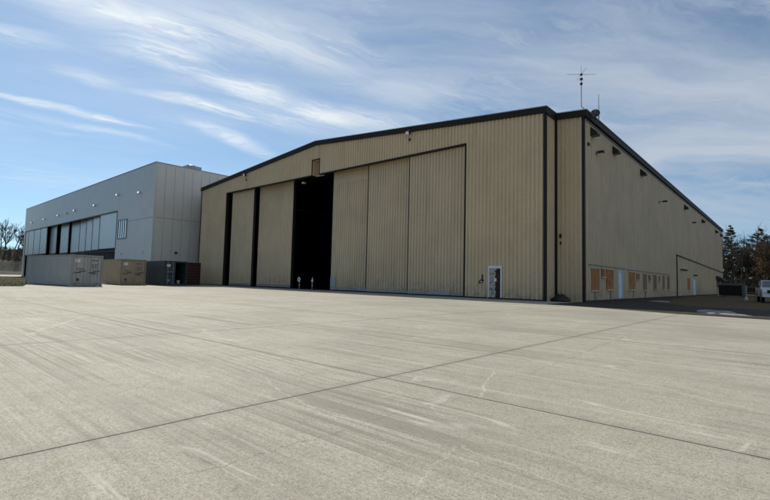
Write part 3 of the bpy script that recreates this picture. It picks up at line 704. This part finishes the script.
# ------------------------------------------------------------------ shipping containers
CW, CH = 2.44, 2.62
def container(name, label, loc, rz, length, col, col2, doors=True, open_right=False, end_rows=False, marks=True, markcol=None):
    """door end faces +x; origin at the near bottom corner; body runs to -x and +y"""
    m = painted(name+'_paint', col, col2, .5, .35, base_h=.9, dirt=tuple(q*.45 for q in col))
    md = painted(name+'_frame_paint', tuple(q*.8 for q in col), tuple(q*.7 for q in col2), .5, .35, dirt=tuple(q*.45 for q in col))
    c = thing(name, label, 'container', loc, rz, 'shipping containers parked by the hangars')
    b = MB(); P_ = .28
    b.ribs((-length+.1,.035,0), (1,0,0), (0,-1,0), length-.2, .17, CH-.13, P_, .03, thick=.03, lo=.10, sl=.04)
    b.ribs((-.1,CW-.035,0), (-1,0,0), (0,1,0), length-.2, .17, CH-.13, P_, .03, thick=.03, lo=.10, sl=.04)
    b.ribs((-length+.035,CW-.1,0), (0,-1,0), (-1,0,0), CW-.2, .17, CH-.13, P_, .03, thick=.03, lo=.10, sl=.04)
    b.box((-length+.1,.06,.14), (-.1,CW-.06,.2))
    b.build('body', m, c)
    b = MB(); b.box((-length+.1,.1,CH-.07), (-.1,CW-.1,CH-.03)); x = -length+.4
    while x < -.4: b.box((x,.15,CH-.031), (x+.12,CW-.15,CH-.012)); x += .3
    b.build('roof', m, c)
    b = MB()
    for y in (0, CW-.12):
        for x in (-length, -.14): b.box((x,y,.12), (x+.14,y+.12,CH-.11))
        b.box((-length+.14,y,.05), (-.14,y+.12,.168)); b.box((-length+.14,y+.02,CH-.12), (-.14,y+.10,CH))
    for x in (-length, -.14): b.box((x,.12,.03), (x+.14,CW-.12,.165)); b.box((x,.12,CH-.14), (x+.14,CW-.12,CH))
    b.build('frame', md, c)
    b = MB()
    for x in (-length-.005, -.165):
        for y in (-.005, CW-.165):
            for z in (0, CH-.108): b.box((x,y,z), (x+.17,y+.17,z+.118))
    build_each(b, 'corner_casting', md, c)
    if end_rows:     # closed end wall stiffened by level ribs
        b = MB(); b.box((-.10,.12,.165), (-.06,CW-.12,CH-.14))
        for k in range(7): b.prism([(-.06,.14,.30+k*.32),(-.02,.14,.36+k*.32),(-.02,.14,.46+k*.32),(-.06,.14,.52+k*.32)], (0,CW-.28,0))
        b.build('end_wall', m, c)
        return c
    for s in (0, 1):
        if s == 1 and open_right: continue
        y0 = .125 + s*(CW/2-.12); y1 = y0 + CW/2-.135
        b = MB(); b.box((-.09,y0,.18), (-.045,y1,CH-.15))
        for k in range(4): b.box((-.045,y0+.06,.30+k*.56), (-.022,y1-.06,.74+k*.56))
        d = b.build('door', m, c)
        for yy in (y0+.26, y1-.26):
            q = MB(); q.tube([(.0,yy,.10),(.0,yy,CH-.08)], .02, 6)
            for z in (.2,1.0,1.75,2.38): q.box((-.045,yy-.05,z), (.025,yy+.05,z+.07))
            q.build('locking_bar', CHROME if False else RAIL, d)
        q = MB(); zz_ = 1.12; q.box((.0,y0+.1,zz_), (.03,y0+.62,zz_+.05)); q.box((.0,y0+.45,zz_+.13), (.03,y1-.1,zz_+.18)); q.build('handle', BLACK, d)
        q = MB()
        yh = y0-.02 if s == 0 else y1-.02
        for z in (.4,1.0,1.6,2.2): q.box((-.05,yh,z), (.005,yh+.05,z+.14))
        build_each(q, 'hinge', md, d)
        if marks:
            mk = markcol or mat(name+'_marking', (.05,.05,.05), .6)
            q = MB(); rnd = random.Random(5+s)
            if s == 1:
                for k in range(6): q.box((-.021,y0+.3+k*.09,2.14), (-.012,y0+.355+k*.09,2.24))
                for r_, n_ in ((1.50,5),(1.40,6)):
                    for k in range(n_): q.box((-.021,y0+.35+k*.08,r_-.42), (-.012,y0+.35+k*.08+rnd.uniform(.03,.06),r_-.36))
                for k in range(2):
                    yy = y0+.36+k*.24
                    q.box((-.021,yy,1.55), (-.012,yy+.05,1.85)); q.box((-.021,yy+.052,1.55), (-.012,yy+.17,1.605)); q.box((-.021,yy+.052,1.795), (-.012,yy+.17,1.85))
            else:
                q.box((-.021,y0+.25,.44), (-.012,y0+.50,.66))
                for k in range(3): q.box((-.021,y0+.3+k*.2,1.42), (-.012,y0+.42+k*.2,1.50))
            q.build('marking', mk, d)
            if s == 0:
                q = MB(); q.box((-.021,y0+.16,1.98), (-.010,y0+.52,2.26)); q.build('notice_plate', WHITE, d)
    if open_right:
        b = MB(); y0 = .125+CW/2-.12
        b.box((-length+.2,y0+.02,.205), (-.3,CW-.18,.21)); b.box((-2.2,.1,.21), (-2.15,CW-.1,CH-.2)); b.build('inner_floor', INTER, c)  # near-black floor and partition carry the shade inside the box
        # right leaf swung right round against the far side
        q = MB(); q.box((-CW/2-.0,CW+.03,.18), (-.04,CW+.075,CH-.15)); q.build('door', m, c)
    return c
container('grey_container', 'long plain grey shipping container nearest the camera, at the grass edge', (-44.3,11.2,0), R(8.2), 9.12, (.42,.40,.375), (.37,.355,.335))
container('tan_container', 'tan shipping container with closed doors, right of the grey one', (-50.4,16.95,0), 0, 6.06, (.37,.30,.195), (.32,.255,.165))
container('dark_green_container', 'dark blue-green shipping container with its right door open on a black inside', (-49.5,20.85,0), 0, 6.06, (.05,.066,.072), (.042,.056,.062), open_right=True, markcol=mat('pale_marking', (.3,.31,.31), .6))
container('maroon_container', 'maroon shipping container wall, rightmost of the row beside the tan hangar', (-52.0,23.66,0), 0, 6.06, (.075,.018,.016), (.06,.015,.014), end_rows=True)
bk = thing('paint_bucket', 'small white bucket on the floor inside the open dark container', 'bucket', (-50.3,22.75,.211))
b = MB(); b.lathe((0,0,0), (0,0,1), [(0,.14),(.34,.17),(.36,.175),(.36,.16),(.34,.155)], 14); b.build('pail', WHITE, bk)
b = MB(); b.tube([(0,-.17,.33),(.12,-.10,.22),(.15,0,.19),(.12,.10,.22),(0,.17,.33)], .008, 5); b.build('handle', CHROME, bk)

# ------------------------------------------------------------------ things in and by the hangar
def marker(x, y, disc, label):
    a = thing('warning_marker', label, 'marker post', (x,y,.004), 0, 'marker posts inside the open door')
    b = MB(); b.lathe((0,0,0), (0,0,1), [(0,.20),(.05,.20),(.08,.08)], 14); b.build('base', RUBBER, a)
    b = MB(); b.tube([(0,0,.08),(0,0,.95)], .05, 10); b.build('post', WHITE, a)
    b = MB()
    for z in (.16,.50): b.lathe((0,0,z), (0,0,1), [(0,.056),(.14,.056)], 12)
    b.build('red_band', RED, a)
    if disc:
        b = MB(); n = 18
        for k in range(n):
            t0, t1 = 2*math.pi*k/n, 2*math.pi*(k+1)/n
            p = [( .24*math.cos(t0),-.06,.98+.24*math.sin(t0)),(.24*math.cos(t1),-.06,.98+.24*math.sin(t1)),(.10*math.cos(t1),-.06,.98+.10*math.sin(t1)),(.10*math.cos(t0),-.06,.98+.10*math.sin(t0))]
            b.prism(p, (0,-.02,0))
        b.build('ring_plate', WHITE, a)
    else:
        b = MB(); b.lathe((0,0,.74), (0,0,1), [(0,.07),(.08,.12),(.22,.10),(.36,.04),(.52,.012)], 12); b.build('cone_top', WHITE, a)
def gpt(px, yw):
    d = W @ Vector((px-385, 280-250, 459)); return d.x/d.y*yw
marker(gpt(299.5, 29.9), 29.9, True, 'left marker post in the dark doorway, white ring on top')
marker(gpt(312.4, 29.9), 29.9, False, 'right marker post in the dark doorway, tapered white top')
def heap():
    b = MB(); rnd = random.Random(11); n = 18; vs = []; rings = [(1,.0),(.93,.16),(.72,.36),(.45,.5),(.18,.55)]
    for r_, z in rings:
        for k in range(n):
            t_ = 2*math.pi*k/n; q = r_*(1+rnd.uniform(-.14,.14)); vs.append((q*.62*math.cos(t_), q*.45*math.sin(t_), z*.8*(1+rnd.uniform(-.25,.25)) if z else 0))
    fs = []
    for i in range(len(rings)-1):
        for k in range(n): fs.append((i*n+k, i*n+(k+1) % n, (i+1)*n+(k+1) % n, (i+1)*n+k))
    fs.append(tuple(range((len(rings)-1)*n, len(rings)*n))); fs.append(tuple(range(n-1,-1,-1)))
    b.mesh(vs, fs); o = b.build('covered_heap', mat('black_tarpaulin', (.012,.012,.013), .55), smooth=True); o.location = (-11.15,29.75,.0)
    tag(o, 'low black covered heap in the wall recess at the hangar corner', 'heap')
heap()
def snow(x, y, rx, ry, rz, hgt, label, seed):
    b = MB(); rnd = random.Random(seed); n = 40; vs = []; ph = [rnd.uniform(0, 6.28) for _ in range(4)]
    rings = [(1,0),(.94,.45),(.8,.75),(.5,1),(.2,.95)]
    for r_, z in rings:
        for k in range(n):
            t_ = 2*math.pi*k/n; q = r_*(1+.22*math.sin(2*t_+ph[0])+.12*math.sin(3*t_+ph[1])+.07*math.sin(7*t_+ph[2]))
            vs.append((q*rx*math.cos(t_), q*ry*math.sin(t_), -.012+z*hgt*(1+rnd.uniform(-.2,.2))))
    fs = []
    for i in range(len(rings)-1):
        for k in range(n): fs.append((i*n+k, i*n+(k+1) % n, (i+1)*n+(k+1) % n, (i+1)*n+k))
    fs.append(tuple(range((len(rings)-1)*n, len(rings)*n)))
    b.mesh(vs, fs); o = b.build('snow_patch', SNOW, smooth=True); o.location = (x,y,0); o.rotation_euler = (0,0,rz)
    tag(o, label, 'snow', 'melting snow patches')
snow(-2.7, 26.2, .62, 1.9, R(8), .07, 'larger pale patch of old snow at the apron edge', 4)
snow(-1.9, 24.6, .35, .8, R(35), .04, 'small pale patch of snow trailing right of the larger one', 9)
snow(-7.6, 40.5, .8, 1.5, 0, .04, 'small pale snow patch on dark asphalt along the side wall', 5)

# ------------------------------------------------------------------ right-hand yard
def pickup():
    tr = thing('pickup_truck', 'white pickup truck parked nose-on in the shade at the right edge', 'truck', (-1.25,52.5,-.004), R(7))
    WP = painted('truck_white', (.62,.63,.64), (.56,.57,.58), .35, .25, base_h=.8)
    # local: nose towards -y, 1.95 wide
    hw = .97
    def section(prof, w0, w1=None):
        pass
    b = MB()
    side = [(-2.75,.55),(-2.78,.95),(-2.65,1.12),(-1.25,1.22),(-.0,1.24),(2.75,1.24),(2.8,.6),(2.2,.52),(1.95,.86),(1.55,.98),(1.15,.86),(.95,.50),(-1.2,.48),(-1.42,.86),(-1.82,.98),(-2.2,.86),(-2.42,.50)]
    b.prism([(-hw,y,z) for y, z in side], (2*hw,0,0)); b.build('body', WP, tr)
    b = MB(); cab = [(-1.2,1.2),(-.55,1.88),(.95,1.92),(1.15,1.22)]
    vs = []
    for y, z in cab:
        ins = .05 if z < 1.5 else .20
        vs += [(-hw+ins,y,z),(hw-ins,y,z)]
    b.mesh(vs, [(0,2,4,6),(1,7,5,3),(0,1,3,2),(2,3,5,4),(4,5,7,6),(6,7,1,0)]); b.build('cab', WP, tr)
    b = MB(); b.mesh([(-.80,-1.10,1.32),(.80,-1.10,1.32),(.70,-.62,1.83),(-.70,-.62,1.83)], [(0,1,2,3)])
    for v_ in range(4): b.v[v_] = (b.v[v_][0], b.v[v_][1]-.035, b.v[v_][2]+.02)
    b.build('windscreen', GLASS, tr)
    for s in (-1, 1):
        b = MB()
        for ya, yb in ((-.80,.0),(.08,.85)):
            b.mesh([(s*(hw-.06),ya,1.30),(s*(hw-.06),yb,1.30),(s*(hw-.165),yb,1.80),(s*(hw-.165),ya+(.38 if ya < -.5 else 0),1.80)], [(0,1,2,3)])
        b.v = [(x+s*.012, y, z) for x, y, z in b.v]; b.build('side_window', GLASS, tr)
        b = MB(); b.box((s*hw-(.0 if s > 0 else .18),-.95,1.25), (s*hw+(.18 if s > 0 else 0),-.83,1.45)); b.build('mirror', BLACK, tr)
        b = MB(); b.box((s*.80-.14,-2.82,.86), (s*.80+.14,-2.7,1.06)); b.build('headlight', GLINT, tr)
        b = MB(); b.box((s*.85-.08,2.76,.9), (s*.85+.08,2.84,1.2)); b.build('tail_light', RED, tr)
        b = MB(); b.box((s*(hw+.002),-.9,.62), (s*(hw+.012),1.0,.66)); b.box((s*(hw+.002),.36,.98), (s*(hw+.03),.54,1.02)); build_each(b, 'door_trim', BLACK, tr)
    b = MB(); b.box((-.62,-2.81,.80), (.62,-2.70,1.06)); b.build('grille', BLACK, tr)
    b = MB(); b.box((-hw,-2.93,.48), (hw,-2.72,.70)); b.build('bumper', CHROME, tr)
    for y in (-1.82, 1.55):
        for s in (-1, 1):
            b = MB(); x = s*(hw-.24) if s > 0 else s*hw
            b.lathe((x+ (0 if s > 0 else -.0),y,.38), (1,0,0), [(0,.30),(.02,.38),(.22,.38),(.24,.30)], 20); w_ = b.build('wheel', RUBBER, tr)
            b = MB(); xr = s*(hw+.002) if s > 0 else s*(hw+.012); b.lathe((xr,y,.38), (1,0,0), [(0,.22),(.01,.22)], 16); b.build('rim', CHROME, w_)
pickup()
d = thing('dumpster', 'black rubbish skip in the shade left of the white truck', 'dumpster', (-6.0,76.5,-.01), R(-6))
b = MB(); b.prism([(-1.2,-1.0,.2),(-1.2,1.0,.2),(-1.2,1.2,1.75),(-1.2,-1.25,1.5)], (2.5,0,0)); b.box((-1.26,-1.3,1.36), (1.36,-1.2,1.48))
for x in (-.6,.05,.7): b.box((x,-1.26,.3), (x+.08,-1.1,1.4))
b.build('bin', BLACK, d)
b = MB(); b.prism([(-1.22,-1.27,1.52),(-1.22,1.2,1.78),(-1.22,1.2,1.83),(-1.22,-1.27,1.57)], (1.25,0,0)); b.prism([(.07,-1.27,1.52),(.07,1.2,1.78),(.07,1.2,1.83),(.07,-1.27,1.57)], (1.25,0,0)); b.build('lid', RUBBER, d)
b = MB()
for x in (-1.0,1.1):
    for y in (-.8,.8): b.lathe((x,y,.1), (1,0,0), [(0,.1),(.08,.1)], 10)
build_each(b, 'castor', BLACK, d)
d = thing('plastic_drum', 'small white drum beside the black skip at the hangar end', 'drum', (-8.0,84.0,-.01))
b = MB(); b.lathe((0,0,0), (0,0,1), [(0,.3),(.1,.34),(.5,.34),(.55,.36),(.6,.34),(1.2,.34),(1.3,.28)], 16); b.build('barrel', WHITE, d)
b = MB(); b.lathe((0,0,1.3), (0,0,1), [(0,.29),(.05,.29)], 16); b.build('lid', BLACK, d)
g = thing('pipe_barrier', 'pale pipe barrier on the dirt just left of the white truck', 'barrier', (-3.35,57.0,-.01), R(10))
for x in (0, .75):
    b = MB(); b.tube([(x,0,0),(x,0,1.45)], .07 if x == 0 else .05, 8); b.build('post', RAIL if x == 0 else PIPE, g)
for z in (.75, 1.3):
    b = MB(); b.tube([(.06,0,z),(.70,0,z)], .035, 6); b.build('rail', PIPE, g)
b = MB(); b.lathe((0,0,0), (0,0,1), [(0,.14),(.3,.12),(.34,.08)], 10); b.build('footing', WHITE, g)

# ------------------------------------------------------------------ trees
def rand_perp(d, rnd):
    v = Vector((rnd.gauss(0,1), rnd.gauss(0,1), rnd.gauss(0,1))); v -= d*v.dot(d); return v.normalized()
def bare_tree(seed, hgt, spread=.55, levels=4, leaves=0, r0=None, twig=.012):
    rnd = random.Random(seed); tb = MB(); tw = MB(); lf = MB(); tb.raw = tw.raw = lf.raw = True
    def grow(p, d, ln, r, lev):
        n = 5 if lev == 0 else 3; pts = [p.copy()]; rads = [r]; q = p.copy(); dd = d.copy()
        for i in range(n):
            dd = (dd + rand_perp(dd, rnd)*rnd.uniform(.04,.16) + Vector((0,0,.06 if lev else .0))).normalized()
            q = q + dd*ln/n; pts.append(q.copy()); rads.append(r*(1-(.55 if lev else .5)*(i+1)/n))
        (tb if lev < 2 else tw).tube(pts, rads, 6 if lev == 0 else (4 if lev == 1 else 3), cap=False)
        if lev >= levels:
            for _ in range(leaves):
                c_ = pts[rnd.randrange(1, len(pts))] + Vector((rnd.gauss(0,.25), rnd.gauss(0,.25), rnd.gauss(0,.25)))
                a_ = Vector((rnd.gauss(0,1), rnd.gauss(0,1), rnd.gauss(0,1))).normalized()*rnd.uniform(.06,.14); b_ = rand_perp(a_.normalized(), rnd)*rnd.uniform(.05,.10)
                lf.face([c_-a_, c_+b_, c_+a_, c_-b_])
            return
        k = rnd.randint(5, 8) if lev == 0 else rnd.randint(3, 5)
        for j in range(k):
            f = rnd.uniform(.30, 1.) if lev == 0 else rnd.uniform(.2, 1.)
            i = min(int(f*n), n-1); g_ = f*n-i; s_ = pts[i].lerp(pts[i+1], g_)
            nd = (dd*rnd.uniform(.5,.9) + rand_perp(dd, rnd)*spread*rnd.uniform(.8,1.5) + Vector((0,0,.2))).normalized()
            grow(s_, nd, ln*rnd.uniform(.42,.68)*(1.05-.35*f), max(rads[i]*.55, twig), lev+1)
        grow(pts[-1], dd, ln*.5, rads[-1], lev+1)
    grow(Vector((0,0,-.2)), Vector((rnd.uniform(-.06,.06), rnd.uniform(-.06,.06), 1)).normalized(), hgt*.66, r0 or hgt*.016, 0)
    return tb, tw, lf
def conifer(seed, hgt, rad, base=.25, dens=1., shape='cone'):
    rnd = random.Random(seed); tb = MB(); nd = MB(); tb.raw = nd.raw = True
    top = Vector((rnd.uniform(-.3,.3), rnd.uniform(-.3,.3), hgt))
    tb.tube([(0,0,-.2), top*.35+Vector((rnd.uniform(-.2,.2),0,0)), top*.7, top], [hgt*.018,hgt*.014,hgt*.008,.02], 7, cap=False)
    z = hgt*base
    while z < hgt*.99:
        f = (z/hgt-base)/(1-base)
        if shape == 'cone': rr = rad*(1-f)**.8*(.35+.65*min(1, f*4+.3))
        else: rr = rad*(math.sin(min(1., f*.9+.18)*math.pi))**.7
        for k in range(rnd.randint(3, 5)):
            if rnd.random() > .86: continue
            an = rnd.uniform(0, 2*math.pi); l_ = max(.25, rr*rnd.uniform(.5,1.2)); rise = rnd.uniform(-.12,.30) if shape == 'cone' else rnd.uniform(.0,.5)
            d_ = Vector((math.cos(an), math.sin(an), rise)).normalized(); s_ = top*(z/hgt); s_.z = z
            e_ = s_+d_*l_; mid = s_.lerp(e_, .5)+Vector((0,0,-.05*l_))
            tb.tube([s_, mid, e_], [.012*hgt*(1-f)*.35+.012,.02,.008], 3, cap=False)
            for c_i in range(int((3+l_*4.5)*dens)):
                u_ = rnd.uniform(.35, 1.05)
                c_ = s_.lerp(e_, u_) + Vector((rnd.gauss(0,.16), rnd.gauss(0,.16), rnd.gauss(.05,.10)))*(.6+.25*l_)
                for q in range(5):
                    dv = (d_*.5+Vector((rnd.gauss(0,1), rnd.gauss(0,1), rnd.gauss(.3,.6)))).normalized()*rnd.uniform(.16,.36)
                    sv = rand_perp(dv.normalized(), rnd)*rnd.uniform(.02,.05)
                    nd.face([c_-sv, c_+sv, c_+dv])
        z += hgt*rnd.uniform(.018,.034)
    return tb, nd
def make_bare(label, seed, hgt, loc, group, leaves=0, spread=.55, levels=4, r0=None, name='bare_tree', tw=.012):
    tb, tw, lf = bare_tree(seed, hgt, spread, levels, leaves, r0, tw)
    r_ = thing(name, label, 'tree', loc, 0, group)
    tb.build('trunk', BARK, r_); tw.build('crown', BARK, r_)
    if leaves: lf.build('withered_leaves', OAKLEAF, r_)
    return r_
def make_con(label, seed, hgt, rad, loc, group, base=.25, dens=1., shape='cone', m=NEEDLE):
    tb, nd = conifer(seed, hgt, rad, base, dens, shape)
    r_ = thing('pine_tree', label, 'tree', loc, 0, group)
    tb.build('trunk', BARKP, r_); nd.build('crown', m, r_)
    return r_
GT = 'trees behind the end of the hangar'
make_con('tall dark evergreen against the far end of the side wall', 21, 15.8, 3.9, (-10.0,131,-.1), GT, .06, 5.0)
make_con('broad thin-crowned pine right of the tall dark evergreen', 22, 15.0, 5.6, (-5.2,135,-.1), GT, .16, 4.2, 'round', NEEDLE2)
make_con('smaller grey-green pine at the right edge of the picture', 23, 13.4, 4.2, (-1.2,131,-.1), GT, .15, 3.6, 'round', NEEDLE2)
make_con('lower grey-green pine between the two tallest trees', 24, 12.5, 4.0, (-8.0,146,-.1), GT, .12, 3.2, 'round', NEEDLE2)
make_bare('tree with orange-brown withered leaves at the right edge', 33, 9.5, (-2.6,119,-.1), GT, 5, .6, 4, name='oak_tree')
protos = [make_bare('slender bare brown tree in the thicket behind the hangar end', 40+i, (11.5,10,12.5)[i], p, 'bare thicket behind the hangar', 1 if i == 1 else 0, .42, 4) for i, p in enumerate(((-8.6,128,-.1),(-4.4,127,-.1),(-12.5,136,-.1)))]
rnd = random.Random(77)
for i in range(60):
    c = copy_tree(protos[i % 3]); c.location = (rnd.uniform(-16,6) if i < 44 else rnd.uniform(5,45), rnd.uniform(119,160), -.1); c.rotation_euler = (0,0,rnd.uniform(0,6.28)); s_ = rnd.uniform(.75,1.1); c.scale = (s_,s_,s_)
def brush(name, label, x0, x1, y0, y1, n, hgt, seed, zf=lambda x, y: 0., m=BARK):
    """one tangled mass of saplings and undergrowth"""
    r = random.Random(seed); b = MB(); b.raw = True
    for _ in range(n):
        p = Vector((r.uniform(x0,x1), r.uniform(y0,y1), 0)); p.z = zf(p.x, p.y)-.1; h_ = hgt*r.uniform(.35,1.)
        for k in range(r.randint(2,4)):
            e = p+Vector((r.gauss(0,.22)*h_, r.gauss(0,.22)*h_, h_*r.uniform(.6,1.)))
            m_ = p.lerp(e,.5)+Vector((r.gauss(0,.08),r.gauss(0,.08),0))*h_
            b.tube([p,m_,e], [.05,.035,.014], 3, cap=False)
            for q in range(5):
                s = p.lerp(e, r.uniform(.3,.95)); b.tube([s, s+Vector((r.gauss(0,.3),r.gauss(0,.3),r.uniform(.1,.5)))*h_*.3], [.025,.01], 3, cap=False)
    o = b.build(name, m); tag(o, label, 'undergrowth', None, 'stuff')
brush('undergrowth', 'tangled brown undergrowth below the trees behind the hangar', -22, 40, 117, 150, 1500, 6.5, 5)

# bare row on the bank, far left
GB_ = 'bare trees on the bank'
pl = [make_bare('bare tree in the row on top of the far bank', 60+i, (10.5,9,11.5)[i], (-222-4*i,12+12*i,8.8), GB_, 0, .42, 4, .24, tw=.03) for i in range(3)]
for i in range(66):
    c = copy_tree(pl[i % 3]); c.location = (rnd.uniform(-250,-214), -14+i*1.6+rnd.uniform(-2,2), 8.9); c.rotation_euler = (0,0,rnd.uniform(0,6.28)); s_ = rnd.uniform(.7,1.05); c.scale = (s_,s_,s_)
brush('bank_brush', 'dark leafless brush covering the top of the far bank', -232, -207, -20, 80, 900, 3.0, 8, lambda x, y: 5.2+min(1,max(0,(-207-x)/7))*3.6)
